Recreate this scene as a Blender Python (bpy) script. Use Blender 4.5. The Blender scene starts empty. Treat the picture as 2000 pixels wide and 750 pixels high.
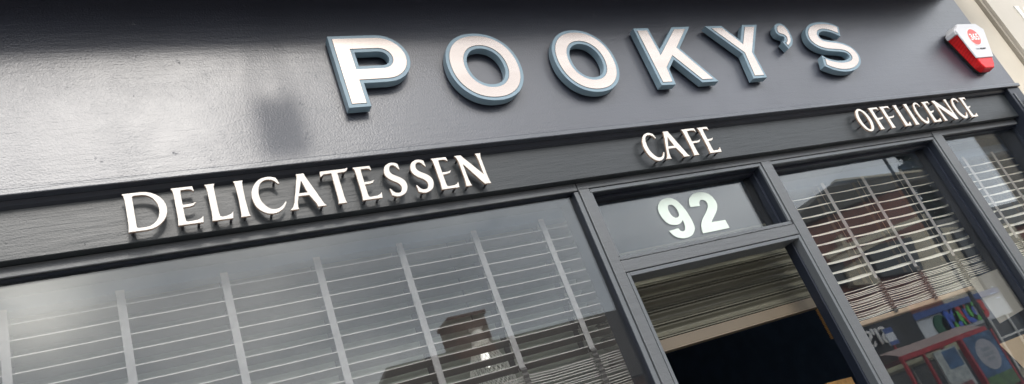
import bpy, bmesh, math, random
from mathutils import Vector, Matrix
from mathutils.geometry import tessellate_polygon
random.seed(7)
SC = bpy.context.scene
COL = SC.collection
rad = math.radians

# ------------------------------------------------------------------ camera solve (vanishing points of the photograph)
F, CX, CY, CZ, DW = 1477.0, 1000.0, 370.4, 1.55, 2.1
_a, _b, _c = -3.97778806e-01, -5.46133178e-01, -3.74402472e-01
def _m(r): return Matrix(r)
R = (_m([[math.cos(_c), -math.sin(_c), 0], [math.sin(_c), math.cos(_c), 0], [0, 0, 1]])
     @ _m([[1, 0, 0], [0, math.cos(_a), -math.sin(_a)], [0, math.sin(_a), math.cos(_a)]])
     @ _m([[math.cos(_b), 0, math.sin(_b)], [0, 1, 0], [-math.sin(_b), 0, math.cos(_b)]]))
def U(u, v, y=0.0):
    """point of the photograph -> world (X, Z) on the vertical plane at world y"""
    d = R.transposed() @ Vector(((u - CX) / F, (v - CY) / F, 1.0))
    k = (DW + y) / d.z
    return (d.x * k, -d.y * k + CZ)
def RU(u, v, y):
    """same for a thing seen mirrored in the glass (glass plane y = 0.05), standing at world y < 0"""
    return U(u, v, -y + 0.10)

# ------------------------------------------------------------------ object helpers
def tag(o, label=None, cat=None, group=None, kind=None):
    if label: o['label'] = label
    if cat: o['category'] = cat
    if group: o['group'] = group
    if kind: o['kind'] = kind
    return o
def thing(name, label, cat, loc=(0, 0, 0), group=None):
    o = bpy.data.objects.new(name, None); COL.objects.link(o); o.location = loc
    o.empty_display_size = .1
    return tag(o, label, cat, group)
def wloc(o):
    v = Vector((0, 0, 0))
    while o: v = v + o.location; o = o.parent
    return v

class MB:
    def __init__(s): s.v = []; s.f = []
    def add(s, vs, fs):
        n = len(s.v); s.v += [tuple(p) for p in vs]; s.f += [tuple(n + i for i in f) for f in fs]; return s
    def box(s, x0, x1, y0, y1, z0, z1):
        vs = [(x, y, z) for x in (x0, x1) for y in (y0, y1) for z in (z0, z1)]
        return s.add(vs, [(0, 1, 3, 2), (4, 6, 7, 5), (0, 4, 5, 1), (2, 3, 7, 6), (0, 2, 6, 4), (1, 5, 7, 3)])
    def prism(s, pts, y0, y1, holes=()):
        """outline(s) in X,Z pushed from y0 (front) to y1 (back)"""
        loops = [list(pts)] + [list(h) for h in holes]
        flat = [p for l in loops for p in l]; n = len(flat)
        tr = tessellate_polygon([[Vector((p[0], p[1], 0)) for p in l] for l in loops])
        vs = [(p[0], y0, p[1]) for p in flat] + [(p[0], y1, p[1]) for p in flat]
        fs = [tuple(t) for t in tr] + [tuple(i + n for i in reversed(t)) for t in tr]
        k = 0
        for l in loops:
            m = len(l)
            for i in range(m):
                a, b = k + i, k + (i + 1) % m
                fs.append((a, b, b + n, a + n))
            k += m
        return s.add(vs, fs)
    def tube(s, path, r, n=10, cap=True, r1=None):
        path = [Vector(p) for p in path]; m = len(path); rings = []
        for i, p in enumerate(path):
            t = (path[min(i + 1, m - 1)] - path[max(i - 1, 0)]).normalized()
            up = Vector((0, 0, 1)) if abs(t.z) < .9 else Vector((1, 0, 0))
            a = t.cross(up).normalized(); b = t.cross(a)
            rr = r if r1 is None else r + (r1 - r) * i / (m - 1)
            rings.append([p + (a * math.cos(2 * math.pi * k / n) + b * math.sin(2 * math.pi * k / n)) * rr for k in range(n)])
        vs = [q for g in rings for q in g]; fs = []
        for i in range(m - 1):
            for k in range(n):
                fs.append((i * n + k, i * n + (k + 1) % n, (i + 1) * n + (k + 1) % n, (i + 1) * n + k))
        if cap: fs += [tuple(range(n)), tuple((m - 1) * n + k for k in reversed(range(n)))]
        return s.add(vs, fs)
    def lathe(s, prof, c, n=32):
        vs = [(c[0] + r * math.cos(2 * math.pi * k / n), c[1] + r * math.sin(2 * math.pi * k / n), c[2] + z) for r, z in prof for k in range(n)]
        fs = [(i * n + k, i * n + (k + 1) % n, (i + 1) * n + (k + 1) % n, (i + 1) * n + k) for i in range(len(prof) - 1) for k in range(n)]
        return s.add(vs, fs)
    def build(s, name, mat, parent=None, smooth=False, bevel=0, label=None):
        off = wloc(parent) if parent else Vector((0, 0, 0))
        me = bpy.data.meshes.new(name)
        me.from_pydata([(v[0] - off.x, v[1] - off.y, v[2] - off.z) for v in s.v], [], s.f)
        bm = bmesh.new(); bm.from_mesh(me); bmesh.ops.recalc_face_normals(bm, faces=bm.faces); bm.to_mesh(me); bm.free()
        me.materials.append(mat)
        if smooth:
            for p in me.polygons: p.use_smooth = True
            me.set_sharp_from_angle(angle=rad(40))
        o = bpy.data.objects.new(name, me); COL.objects.link(o)
        if parent: o.parent = parent
        if bevel:
            m = o.modifiers.new('soft_edge', 'BEVEL'); m.width = bevel; m.segments = 2; m.limit_method = 'ANGLE'; m.angle_limit = rad(35)
        if label: o['label'] = label
        return o
def recentre(o, p):
    """put a top-level mesh's origin at p"""
    p = Vector(p); o.data.transform(Matrix.Translation(-p)); o.location = p; return o

# ------------------------------------------------------------------ materials
def newmat(name):
    m = bpy.data.materials.new(name); m.use_nodes = True
    nt = m.node_tree; b = nt.nodes['Principled BSDF']; return m, nt, b
def N(nt, t, **k):
    n = nt.nodes.new(t)
    for a, v in k.items():
        if a in n.inputs: n.inputs[a].default_value = v
        else: setattr(n, a, v)
    return n
def noise(nt, scale, detail=4, rough=.5, stretch=(1, 1, 1), coord=None):
    tc = N(nt, 'ShaderNodeTexCoord'); mp = N(nt, 'ShaderNodeMapping'); mp.inputs['Scale'].default_value = stretch
    nt.links.new(tc.outputs['Object'], mp.inputs['Vector'])
    n = N(nt, 'ShaderNodeTexNoise'); n.inputs['Scale'].default_value = scale; n.inputs['Detail'].default_value = detail; n.inputs['Roughness'].default_value = rough
    nt.links.new(mp.outputs['Vector'], n.inputs['Vector']); return n
def ramp(nt, src, stops):
    r = N(nt, 'ShaderNodeValToRGB'); e = r.color_ramp.elements
    while len(e) < len(stops): e.new(.5)
    for i, (p, c) in enumerate(stops):
        e[i].position = p; e[i].color = (c[0], c[1], c[2], 1) if isinstance(c, (tuple, list)) else (c, c, c, 1)
    nt.links.new(src, r.inputs['Fac']); return r
def bump(nt, b, srcs):
    prev = None
    for src, dist, st in srcs:
        k = N(nt, 'ShaderNodeBump'); k.inputs['Distance'].default_value = dist; k.inputs['Strength'].default_value = st
        nt.links.new(src, k.inputs['Height'])
        if prev: nt.links.new(prev.outputs['Normal'], k.inputs['Normal'])
        prev = k
    nt.links.new(prev.outputs['Normal'], b.inputs['Normal'])
def simple(name, col, rough=.6, metal=0, var=.15, nscale=8, bmp=0, bscale=60, spec=.5):
    m, nt, b = newmat(name)
    n = noise(nt, nscale, 5)
    c0 = [max(0, c * (1 - var)) for c in col]; c1 = [min(1, c * (1 + var)) for c in col]
    r = ramp(nt, n.outputs['Fac'], [(.3, c0), (.7, c1)])
    nt.links.new(r.outputs['Color'], b.inputs['Base Color'])
    b.inputs['Roughness'].default_value = rough; b.inputs['Metallic'].default_value = metal; b.inputs['Specular IOR Level'].default_value = spec
    if bmp: bump(nt, b, [(noise(nt, bscale, 4).outputs['Fac'], .002, bmp)])
    return m

def paint(name, col, rough, stroke_rot=0, peel=.5, strokes=.5, spec=.5, chips=True, coat=0):
    """brushed-on gloss paint over old timber: peel, long brush marks, odd lumps"""
    m, nt, b = newmat(name)
    big = noise(nt, 2.2, 5, .55)
    cr = ramp(nt, big.outputs['Fac'], [(.3, [c * .93 for c in col]), (.7, [c * 1.08 for c in col])])
    nt.links.new(cr.outputs['Color'], b.inputs['Base Color'])
    rn = noise(nt, 26, 6, .6)
    rr = ramp(nt, rn.outputs['Fac'], [(.3, rough - .018), (.72, rough + .022)])
    nt.links.new(rr.outputs['Color'], b.inputs['Roughness'])
    b.inputs['Specular IOR Level'].default_value = spec
    b.inputs['Coat Weight'].default_value = coat; b.inputs['Coat Roughness'].default_value = .30
    st = noise(nt, 55, 5, .65, (.11, 1, 1))
    st2 = noise(nt, 130, 3, .5, (.06, 1, .8))
    pl = noise(nt, 170, 3, .6)
    pl2 = noise(nt, 60, 4, .6)
    # peel is patchy
    msk = noise(nt, 3.5, 3, .5); mr = ramp(nt, msk.outputs['Fac'], [(.38, .5), (.62, 1.0)])
    mul = N(nt, 'ShaderNodeMath', operation='MULTIPLY'); nt.links.new(pl.outputs['Fac'], mul.inputs[0]); nt.links.new(mr.outputs['Color'], mul.inputs[1])
    lump = noise(nt, 14, 6, .75); lr = ramp(nt, lump.outputs['Fac'], [(.66, 0.0), (.72, 1.0)])
    lm = N(nt, 'ShaderNodeMath', operation='MULTIPLY'); nt.links.new(lr.outputs['Color'], lm.inputs[0]); nt.links.new(pl2.outputs['Fac'], lm.inputs[1])
    srcs = [(st.outputs['Fac'], .0016, strokes), (st2.outputs['Fac'], .0007, strokes), (mul.outputs[0], .0016, peel)]
    if chips: srcs.append((lm.outputs[0], .0025, .6))
    bump(nt, b, srcs)
    if coat: nt.links.new(b.inputs['Normal'].links[0].from_socket, b.inputs['Coat Normal'])
    return m

M = {}
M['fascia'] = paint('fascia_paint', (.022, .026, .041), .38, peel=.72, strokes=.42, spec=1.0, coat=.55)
M['board'] = paint('name_board_paint', (.014, .018, .021), .38, peel=.4, strokes=.7, spec=.6)
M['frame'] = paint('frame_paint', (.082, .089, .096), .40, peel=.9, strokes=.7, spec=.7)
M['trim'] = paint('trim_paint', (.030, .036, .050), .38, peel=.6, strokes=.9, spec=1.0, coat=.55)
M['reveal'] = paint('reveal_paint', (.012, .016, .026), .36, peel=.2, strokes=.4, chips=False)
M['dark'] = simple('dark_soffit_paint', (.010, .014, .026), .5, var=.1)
M['pale_bead'] = paint('bead_paint', (.098, .108, .118), .40, peel=.4, strokes=.5)  # beads and door frame, slightly paler than the frame paint
M['letter_side'] = simple('blue_grey_enamel', (.19, .275, .335), .42, var=.05, nscale=20)
M['white_letter'] = simple('cream_white_acrylic', (.66, .625, .58), .5, var=.03, nscale=25)
M['letter_edge'] = simple('letter_edge_brown', (.34, .22, .15), .5, var=.2, nscale=40)
M['vinyl'] = simple('frosted_vinyl', (.56, .645, .59), .55, var=.04, nscale=20)
M['stud'] = simple('stud_metal', (.03, .03, .035), .5)
M['beige'] = simple('beige_masonry_paint', (.50, .46, .385), .7, var=.05, nscale=4, bmp=.25, bscale=90)
M['beige_dark'] = simple('dark_beige_and_shade', (.30, .275, .23), .65, var=.08, nscale=5, bmp=.2)  # darker beige; on the fascia edge it holds the return's shade
M['beige_panel'] = simple('pale_stone_panel', (.46, .43, .375), .6, var=.05, nscale=3)
M['wall_text'] = simple('pale_letter_paint', (.72, .71, .68), .5, var=.02)
M['plastic'] = simple('white_abs_plastic', (.62, .63, .66), .38, var=.03, nscale=10, bmp=.05)
M['badge'] = simple('coral_red_print', (.80, .12, .11), .4, var=.03)
M['print_white'] = simple('white_print', (.85, .84, .84), .4, var=.01)
M['print_grey'] = simple('grey_print', (.28, .30, .33), .5, var=.1)
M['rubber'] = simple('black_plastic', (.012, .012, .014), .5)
M['shutter'] = simple('shutter_beige_steel', (.13, .127, .098), .42, var=.08, nscale=7, bmp=.2, bscale=120)
M['shutter_bar'] = simple('shutter_bar_cream', (.125, .102, .074), .45, var=.08, nscale=5)
M['slat_dark'] = simple('blind_slat_brown', (.085, .062, .052), .5, var=.15, nscale=20)
M['slat_edge_lit'] = simple('blind_slat_lit_edge', (.36, .34, .33), .45, var=.1, nscale=9)  # light caught on the front edges, painted in as a paler colour
M['shutter_grey'] = simple('shutter_grey_green_steel', (.36, .38, .33), .5, var=.2, nscale=6, bmp=.2, bscale=120)
M['slat'] = simple('blind_slat_lacquer', (.72, .70, .66), .45, var=.05)
M['slat_brown'] = simple('blind_rail_wood', (.34, .25, .18), .5, var=.15, nscale=14)
M['tape'] = simple('ladder_tape_cloth', (.235, .225, .23), .85, var=.12, nscale=60)
M['tape_shade'] = simple('ladder_tape_cloth_shaded', (.06, .055, .055), .9)  # darker copy of the tape cloth, the backlit rear's shade put in
M['cord'] = simple('cord_fibre', (.45, .43, .40), .9)
M['interior'] = simple('interior_navy_wall', (.05, .085, .15), .85)
M['ceiling'] = simple('interior_ceiling_navy', (.05, .085, .14), .85)
M['floor_in'] = simple('interior_floor_boards', (.05, .04, .03), .7)
M['lamp_white'] = simple('lamp_white_enamel', (.85, .84, .80), .4, var=.02)
_m_, _nt_, _b_ = newmat('added_bulb_glow'); _b_.inputs['Emission Color'].default_value = (1, .95, .88, 1); _b_.inputs['Emission Strength'].default_value = 1.6; M['bulb_glow'] = _m_  # bulb glow added to brighten the wire lamp behind the blind
M['paper'] = simple('paper_sheet', (.19, .178, .16), .8, var=.04)
M['amber'] = simple('amber_bamboo', (.55, .30, .10), .6, var=.2, nscale=60)
M['cardboard'] = simple('tan_card', (.30, .225, .15), .75, var=.08)

def brushed():
    m, nt, b = newmat('brushed_steel_face')
    b.inputs['Base Color'].default_value = (.74, .66, .61, 1); b.inputs['Metallic'].default_value = .75
    n = noise(nt, 260, 3, .6, (.02, 1, 1)); r = ramp(nt, n.outputs['Fac'], [(.3, .19), (.7, .24)])
    nt.links.new(r.outputs['Color'], b.inputs['Roughness'])
    n2 = noise(nt, 9, 3, .5, (.25, 1, 1.5)); r2 = ramp(nt, n2.outputs['Fac'], [(.3, (.455, .40, .365)), (.7, (.51, .455, .42))])
    nt.links.new(r2.outputs['Color'], b.inputs['Base Color'])
    bump(nt, b, [(n.outputs['Fac'], .0001, .1)])
    return m
M['brushed'] = brushed()

def glass_mat(name, tint=(.92, .93, .925), r0=.066, haze=.006, wav=.06):
    m = bpy.data.materials.new(name); m.use_nodes = True; nt = m.node_tree
    for n in list(nt.nodes): nt.nodes.remove(n)
    out = N(nt, 'ShaderNodeOutputMaterial'); tr = N(nt, 'ShaderNodeBsdfTransparent'); tr.inputs['Color'].default_value = (*tint, 1)
    gl = N(nt, 'ShaderNodeBsdfGlossy'); gl.inputs['Roughness'].default_value = .012; gl.inputs['Color'].default_value = (.96, .985, 1, 1)
    geo = N(nt, 'ShaderNodeNewGeometry'); dot = N(nt, 'ShaderNodeVectorMath', operation='DOT_PRODUCT')
    nt.links.new(geo.outputs['Incoming'], dot.inputs[0]); nt.links.new(geo.outputs['True Normal'], dot.inputs[1])
    ab = N(nt, 'ShaderNodeMath', operation='ABSOLUTE'); nt.links.new(dot.outputs['Value'], ab.inputs[0])
    iv = N(nt, 'ShaderNodeMath', operation='SUBTRACT'); iv.inputs[0].default_value = 1; nt.links.new(ab.outputs[0], iv.inputs[1])
    pw = N(nt, 'ShaderNodeMath', operation='POWER'); nt.links.new(iv.outputs[0], pw.inputs[0]); pw.inputs[1].default_value = 5
    ma = N(nt, 'ShaderNodeMath', operation='MULTIPLY_ADD'); nt.links.new(pw.outputs[0], ma.inputs[0]); ma.inputs[1].default_value = 1 - r0; ma.inputs[2].default_value = r0
    mx = N(nt, 'ShaderNodeMixShader'); nt.links.new(ma.outputs[0], mx.inputs['Fac']); nt.links.new(tr.outputs[0], mx.inputs[1]); nt.links.new(gl.outputs[0], mx.inputs[2])
    df = N(nt, 'ShaderNodeBsdfDiffuse'); df.inputs['Color'].default_value = (.75, .78, .8, 1)
    dn = noise(nt, 2.5, 6, .65); dr = ramp(nt, dn.outputs['Fac'], [(.35, haze * .4), (.75, haze * 1.9)])
    m2 = N(nt, 'ShaderNodeMixShader'); nt.links.new(dr.outputs['Color'], m2.inputs['Fac']); nt.links.new(mx.outputs[0], m2.inputs[1]); nt.links.new(df.outputs[0], m2.inputs[2])
    nt.links.new(m2.outputs[0], out.inputs['Surface'])
    wn = noise(nt, 2.3, 1, .4); bp = N(nt, 'ShaderNodeBump'); bp.inputs['Distance'].default_value = .004; bp.inputs['Strength'].default_value = wav
    nt.links.new(wn.outputs['Fac'], bp.inputs['Height']); nt.links.new(bp.outputs['Normal'], gl.inputs['Normal'])
    return m
M['glass'] = glass_mat('window_glass')

def red_lens():
    m, nt, b = newmat('red_lens_plastic')
    b.inputs['Base Color'].default_value = (.72, .012, .014, 1); b.inputs['Roughness'].default_value = .22
    w = N(nt, 'ShaderNodeTexWave'); w.inputs['Scale'].default_value = 60; w.bands_direction = 'X'
    tc = N(nt, 'ShaderNodeTexCoord'); nt.links.new(tc.outputs['Object'], w.inputs['Vector'])
    r = ramp(nt, w.outputs['Fac'], [(.0, (.60, .006, .010)), (1, (.74, .014, .016))]); nt.links.new(r.outputs['Color'], b.inputs['Base Color'])
    bump(nt, b, [(w.outputs['Fac'], .0008, .25)])
    b.inputs['Subsurface Weight'].default_value = .3; b.inputs['Subsurface Radius'].default_value = (.03, .004, .003); b.inputs['Subsurface Scale'].default_value = .6
    return m
M['lens'] = red_lens()

def brickmat(name, c1, c2, mortar, sc=1.0):
    m, nt, b = newmat(name)
    tc = N(nt, 'ShaderNodeTexCoord'); mp = N(nt, 'ShaderNodeMapping'); mp.inputs['Rotation'].default_value = (rad(90), 0, 0)
    nt.links.new(tc.outputs['Object'], mp.inputs['Vector'])
    br = N(nt, 'ShaderNodeTexBrick'); br.inputs['Color1'].default_value = (*c1, 1); br.inputs['Color2'].default_value = (*c2, 1); br.inputs['Mortar'].default_value = (*mortar, 1)
    br.inputs['Scale'].default_value = sc; br.inputs['Brick Width'].default_value = .225; br.inputs['Row Height'].default_value = .075; br.inputs['Mortar Size'].default_value = .008
    nt.links.new(mp.outputs['Vector'], br.inputs['Vector']); nt.links.new(br.outputs['Color'], b.inputs['Base Color'])
    b.inputs['Roughness'].default_value = .85; return m
M['brick'] = brickmat('red_brick', (.27, .085, .055), (.21, .065, .045), (.18, .15, .125))
M['brick2'] = brickmat('brown_brick', (.15, .062, .045), (.11, .05, .038), (.13, .11, .09))
def tiles(name, c, row=.16):
    m, nt, b = newmat(name)
    w = N(nt, 'ShaderNodeTexWave'); w.bands_direction = 'Z'; w.inputs['Scale'].default_value = .314 / row; w.inputs['Distortion'].default_value = .3; w.wave_profile = 'SAW'
    tc = N(nt, 'ShaderNodeTexCoord'); nt.links.new(tc.outputs['Object'], w.inputs['Vector'])
    r = ramp(nt, w.outputs['Fac'], [(.0, [k * .6 for k in c]), (.25, c), (1, [k * 1.25 for k in c])]); nt.links.new(r.outputs['Color'], b.inputs['Base Color'])
    b.inputs['Roughness'].default_value = .7; bump(nt, b, [(w.outputs['Fac'], .02, .8)]); return m
M['slate'] = tiles('slate_roof', (.10, .095, .085))
M['brown_tile'] = tiles('brown_tile_roof', (.05, .042, .037), .12)
M['cream'] = simple('cream_render', (.58, .52, .40), .8, var=.06, nscale=2)
M['pebble'] = simple('pebble_dash_cream', (.50, .44, .33), .9, var=.3, nscale=30)
M['win_dark'] = simple('dark_window_pane', (.02, .022, .025), .15)
M['white_upvc'] = simple('white_window_frame', (.72, .72, .70), .5)
M['black_sign'] = simple('black_fascia_sign', (.012, .012, .014), .5)
M['white_sign'] = simple('white_sign_panel', (.70, .74, .80), .5, var=.03)
M['blue_sign'] = simple('blue_sign_edge', (.05, .10, .32), .5)
M['s_red'] = simple('sign_red', (.62, .03, .03), .45); M['s_green'] = simple('sign_green', (.10, .48, .06), .45)
M['s_dgreen'] = simple('sign_dark_green', (.01, .10, .05), .45); M['s_blue'] = simple('sign_blue', (.03, .10, .55), .45); M['s_orange'] = simple('sign_orange', (.75, .30, .03), .45)
M['shelter_red'] = simple('shelter_red_metal', (.42, .02, .03), .45)
M['shelter_roof'] = simple('shelter_roof_panel', (.36, .27, .25), .5)
M['poster_blue'] = simple('poster_blue_print', (.05, .12, .24), .5, var=.5, nscale=2.5)
M['poster_mix'] = simple('poster_mixed_print', (.20, .26, .28), .5, var=.7, nscale=5)
M['poster_green'] = simple('poster_green_print', (.08, .16, .05), .5, var=.5, nscale=4)
M['awning'] = simple('cream_green_awning', (.36, .34, .22), .8)
M['poster_white'] = simple('poster_white_print', (.42, .45, .44), .5, var=.35, nscale=6)
M['poster_red'] = simple('poster_red_print', (.25, .06, .06), .5, var=.6, nscale=9)
M['oval'] = simple('poster_oval_grey', (.40, .40, .44), .5, var=.05)
M['steel'] = simple('galvanised_steel', (.22, .23, .24), .4, metal=.6)
M['lamp_dark'] = simple('black_column_paint', (.02, .022, .022), .5)
M['asphalt'] = simple('asphalt', (.05, .05, .052), .9, var=.2, nscale=3, bmp=.4)
M['paving'] = simple('concrete_paving', (.26, .25, .24), .85, var=.12, nscale=1.5, bmp=.2)
M['grass_far'] = simple('far_ground', (.08, .09, .05), .95)
M['line'] = simple('road_line_paint', (.7, .7, .66), .7)
M['bark'] = simple('bark', (.07, .055, .04), .9); M['leaf'] = simple('conifer_foliage', (.03, .045, .03), 1.0, var=.5, nscale=3, spec=0)
M['car_paint'] = simple('silver_car_paint', (.45, .46, .48), .3, metal=.3)

# ------------------------------------------------------------------ geometry helpers for lettering
def cr(pts, closed=True, k=5, sharp=()):
    """Catmull-Rom through pts; indexes in sharp stay corners"""
    out = []; n = len(pts)
    for i in range(n if closed else n - 1):
        p1, p2 = pts[i], pts[(i + 1) % n]
        p0 = pts[(i - 1) % n] if i not in sharp else p1
        p3 = pts[(i + 2) % n] if (i + 1) % n not in sharp else p2
        for j in range(k):
            t = j / k; t2 = t * t; t3 = t2 * t
            out.append(tuple(.5 * ((2 * p1[a]) + (-p0[a] + p2[a]) * t + (2 * p0[a] - 5 * p1[a] + 4 * p2[a] - p3[a]) * t2 + (-p0[a] + 3 * p1[a] - 3 * p2[a] + p3[a]) * t3) for a in (0, 1)))
    if not closed: out.append(tuple(pts[-1]))
    return out
def area(p): return .5 * sum(p[i][0] * p[(i + 1) % len(p)][1] - p[(i + 1) % len(p)][0] * p[i][1] for i in range(len(p)))
def inset(p, d):
    """shrink a loop by d (grow if d<0)"""
    p = [q for i, q in enumerate(p) if (Vector(q) - Vector(p[i - 1])).length > 1e-5]
    sgn = 1 if area(p) > 0 else -1; out = []; n = len(p)
    for i in range(n):
        a, b, c = Vector(p[i - 1]), Vector(p[i]), Vector(p[(i + 1) % n])
        e1 = (b - a).normalized(); e2 = (c - b).normalized()
        n1 = Vector((-e1.y, e1.x)) * sgn; n2 = Vector((-e2.y, e2.x)) * sgn
        h = n1 + n2; L = h.length
        h = n1 if L < 1e-6 else h / L
        s = d / max(.35, h.dot(n1)); q = b + h * s; out.append((q.x, q.y))
    return out
def pxs(pts, o, s, y): return [U(o[0] + x / s, o[1] + z / s, y) for x, z in pts]
def text_mesh(txt, size, depth, x, y, z, mat, parent=None, name='lettering', facing=0, align='CENTER', bold=0):
    cu = bpy.data.curves.new(name, 'FONT'); cu.body = txt; cu.size = size; cu.extrude = depth / 2; cu.align_x = align; cu.offset = bold
    o = bpy.data.objects.new(name, cu); COL.objects.link(o)
    dg = bpy.context.evaluated_depsgraph_get(); dg.update()
    me = bpy.data.meshes.new_from_object(o.evaluated_get(dg)); bpy.data.objects.remove(o)
    off = wloc(parent) if parent else Vector((0, 0, 0))
    me.transform(Matrix.Translation(Vector((x, y, z)) - off) @ Matrix.Rotation(facing, 4, 'Z') @ Matrix.Rotation(rad(90), 4, 'X'))
    me.materials.clear(); me.materials.append(mat)
    for p in me.polygons: p.material_index = 0
    o = bpy.data.objects.new(name, me); COL.objects.link(o)
    if parent: o.parent = parent
    return o

# ================================================================== THE SHOPFRONT
shop = thing('shop_building', 'dark navy painted timber shopfront with grey window frames and tall fascia', 'shop', (0, 0, 0))
XL, XR = -2.6, 4.60
FY, LY, BY = -.060, -.075, -.030         # fascia, ledge and name board faces
Z = lambda z: z + CZ
# upper fascia, ledge, name board, cornice
fb = MB()
fb.box(XL, XR, FY, .10, Z(1.209), Z(1.97)); fb.build('fascia_board', M['fascia'], shop)
MB().box(XL, XR + .002, LY, .098, Z(1.188), Z(1.2085)).build('ledge_moulding', M['trim'], shop, bevel=.003)
MB().prism([(XL, Z(1.022)), (XR - .12, Z(1.022)), (XR - .12, Z(1.187)), (XL, Z(1.187))], BY, .096).build('name_board', M['board'], shop, bevel=.002)
# small quadrant moulding tucked under the ledge
MB().add([(XL, BY - .001, Z(1.187)), (XL, BY - .018, Z(1.187)), (XL, BY - .012, Z(1.174)), (XL, BY - .001, Z(1.168)),
          (XR - .12, BY - .001, Z(1.187)), (XR - .12, BY - .018, Z(1.187)), (XR - .12, BY - .012, Z(1.174)), (XR - .12, BY - .001, Z(1.168))],
         [(0, 1, 2, 3), (7, 6, 5, 4), (0, 4, 5, 1), (1, 5, 6, 2), (2, 6, 7, 3), (3, 7, 4, 0)]).build('bed_moulding', M['reveal'], shop)
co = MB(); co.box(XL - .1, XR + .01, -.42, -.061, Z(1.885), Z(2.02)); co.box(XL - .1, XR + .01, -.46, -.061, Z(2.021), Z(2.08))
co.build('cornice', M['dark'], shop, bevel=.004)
MB().box(XL, XR, -.06, .3, Z(1.971), Z(5.5)).build('upper_wall', M['brick2'], shop)
# right-hand dark pilaster
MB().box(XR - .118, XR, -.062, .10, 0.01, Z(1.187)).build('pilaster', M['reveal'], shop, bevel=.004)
MB().box(XR - .095, XR - .082, -.067, -.0625, .3, Z(1.15)).build('pilaster_bead', M['frame'], shop, bevel=.002)

# frame boards (front face y = 0)
G = .0035
def board(nm, *b, mat='frame', bev=.0025, par=None): return MB().box(*b).build(nm, M[mat], par or shop, bevel=bev)
board('head_board', XL, 1.5385, 0, .09, Z(.990), Z(1.0215))
board('head_board', 1.542, 3.712, 0.001, .09, Z(.9935), Z(1.0215))
board('head_board', 3.7755, XR - .119, 0, .09, Z(.990), Z(1.0215))
board('post', 1.5415, 1.586, -.003, .09, .15, Z(.9925))
board('post', 2.481, 2.5365, -.003, .082, .15, Z(.9925))
board('post', 3.7055, 3.7745, -.003, .09, .15, Z(1.0205))
board('transom', 1.587, 2.480, 0, .09, Z(.6475), Z(.6935))
board('sill_board', XL, 1.541, 0, .09, .15, .75); board('sill_board', 2.537, 3.705, 0, .09, .15, .75); board('sill_board', 3.775, XR - .119, 0, .09, .15, .75)
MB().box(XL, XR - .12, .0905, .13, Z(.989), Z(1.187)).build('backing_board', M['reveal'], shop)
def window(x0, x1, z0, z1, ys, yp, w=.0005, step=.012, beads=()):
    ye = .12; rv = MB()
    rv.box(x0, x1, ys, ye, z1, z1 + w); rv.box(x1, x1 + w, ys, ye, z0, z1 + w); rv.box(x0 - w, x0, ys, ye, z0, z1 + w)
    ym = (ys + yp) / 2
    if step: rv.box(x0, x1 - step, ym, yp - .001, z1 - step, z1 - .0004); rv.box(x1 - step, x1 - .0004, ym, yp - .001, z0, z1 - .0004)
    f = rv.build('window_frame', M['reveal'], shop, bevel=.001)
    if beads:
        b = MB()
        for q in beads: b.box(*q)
        b.build('bead_frame', M['pale_bead'], f, bevel=.0015)
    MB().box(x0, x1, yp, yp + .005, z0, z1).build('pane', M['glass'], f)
window(XL, 1.5195, .75, Z(.9860), .006, .024, w=.001, step=0, beads=[(1.520, 1.5385, .002, .09, .75, Z(.9865))])
window(1.5965, 2.4635, Z(.711), Z(.9745), .010, .070, beads=[(1.5895, 2.4775, .001, .09, Z(.9755), Z(.9900)), (2.4640, 2.4775, .001, .09, Z(.7105), Z(.9750)), (1.5865, 1.5960, .001, .09, Z(.7105), Z(.9750)), (1.5865, 2.4775, .004, .09, Z(.6970), Z(.7100))])
sl_rng = random.Random(3)
MB().tube([(1.600 + .86 * i / 60, .066 + sl_rng.uniform(-.001, .001), Z(.7115) + sl_rng.uniform(-.0012, .0018)) for i in range(61)], .0035, 7).build('sealant', M['frame'], shop, smooth=True)
MB().tube([(1.592 + .875 * i / 60, .0005 + sl_rng.uniform(-.0008, .0008), Z(.6955) + sl_rng.uniform(-.0008, .0012)) for i in range(61)], .0028, 7).build('sealant', M['frame'], shop, smooth=True)
window(2.5372, 3.6875, .75, Z(.9745), .010, .070, step=.014, beads=[(2.540, 3.702, .001, .09, Z(.9755), Z(.9900)), (3.688, 3.702, .001, .09, .75, Z(.9750))])
window(3.775, XR - .12, .75, Z(.9895), .006, .040, step=.006)
dfr = MB()
dfr.box(1.5895, 1.6030, -.001, .08, .15, Z(.6440)); dfr.box(2.4630, 2.4775, -.001, .08, .15, Z(.6440)); dfr.box(1.6035, 2.4625, -.001, .09, Z(.6300), Z(.6440))
dfm = dfr.build('door_frame', M['pale_bead'], shop, bevel=.0015)
board('door_stop', 2.4520, 2.4625, .034, .0795, .15, Z(.6290), mat='reveal', par=dfm)
# room behind
rm = MB()
rm.box(XL - .2, XL, .10, 6.0, 0.01, 3.2); rm.box(XR + .0, XR + .2, .10, 6.0, 0.01, 3.2); rm.box(XL, XR, 6.0, 6.2, 0.01, 3.2)
rm.build('interior_wall', M['interior'], shop)
MB().box(XL, XR, .14, 6.0, 2.95, 3.05).build('interior_ceiling', M['ceiling'], shop)
MB().box(XL, XR, .10, 6.0, 0.02, .12).build('interior_floor', M['floor_in'], shop)
MB().box(XL, 1.58, .001, .10, 0.01, .149).build('stall_riser', M['frame'], shop)
MB().box(2.49, XR - .12, .001, .10, 0.01, .149).build('stall_riser', M['frame'], shop)

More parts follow.
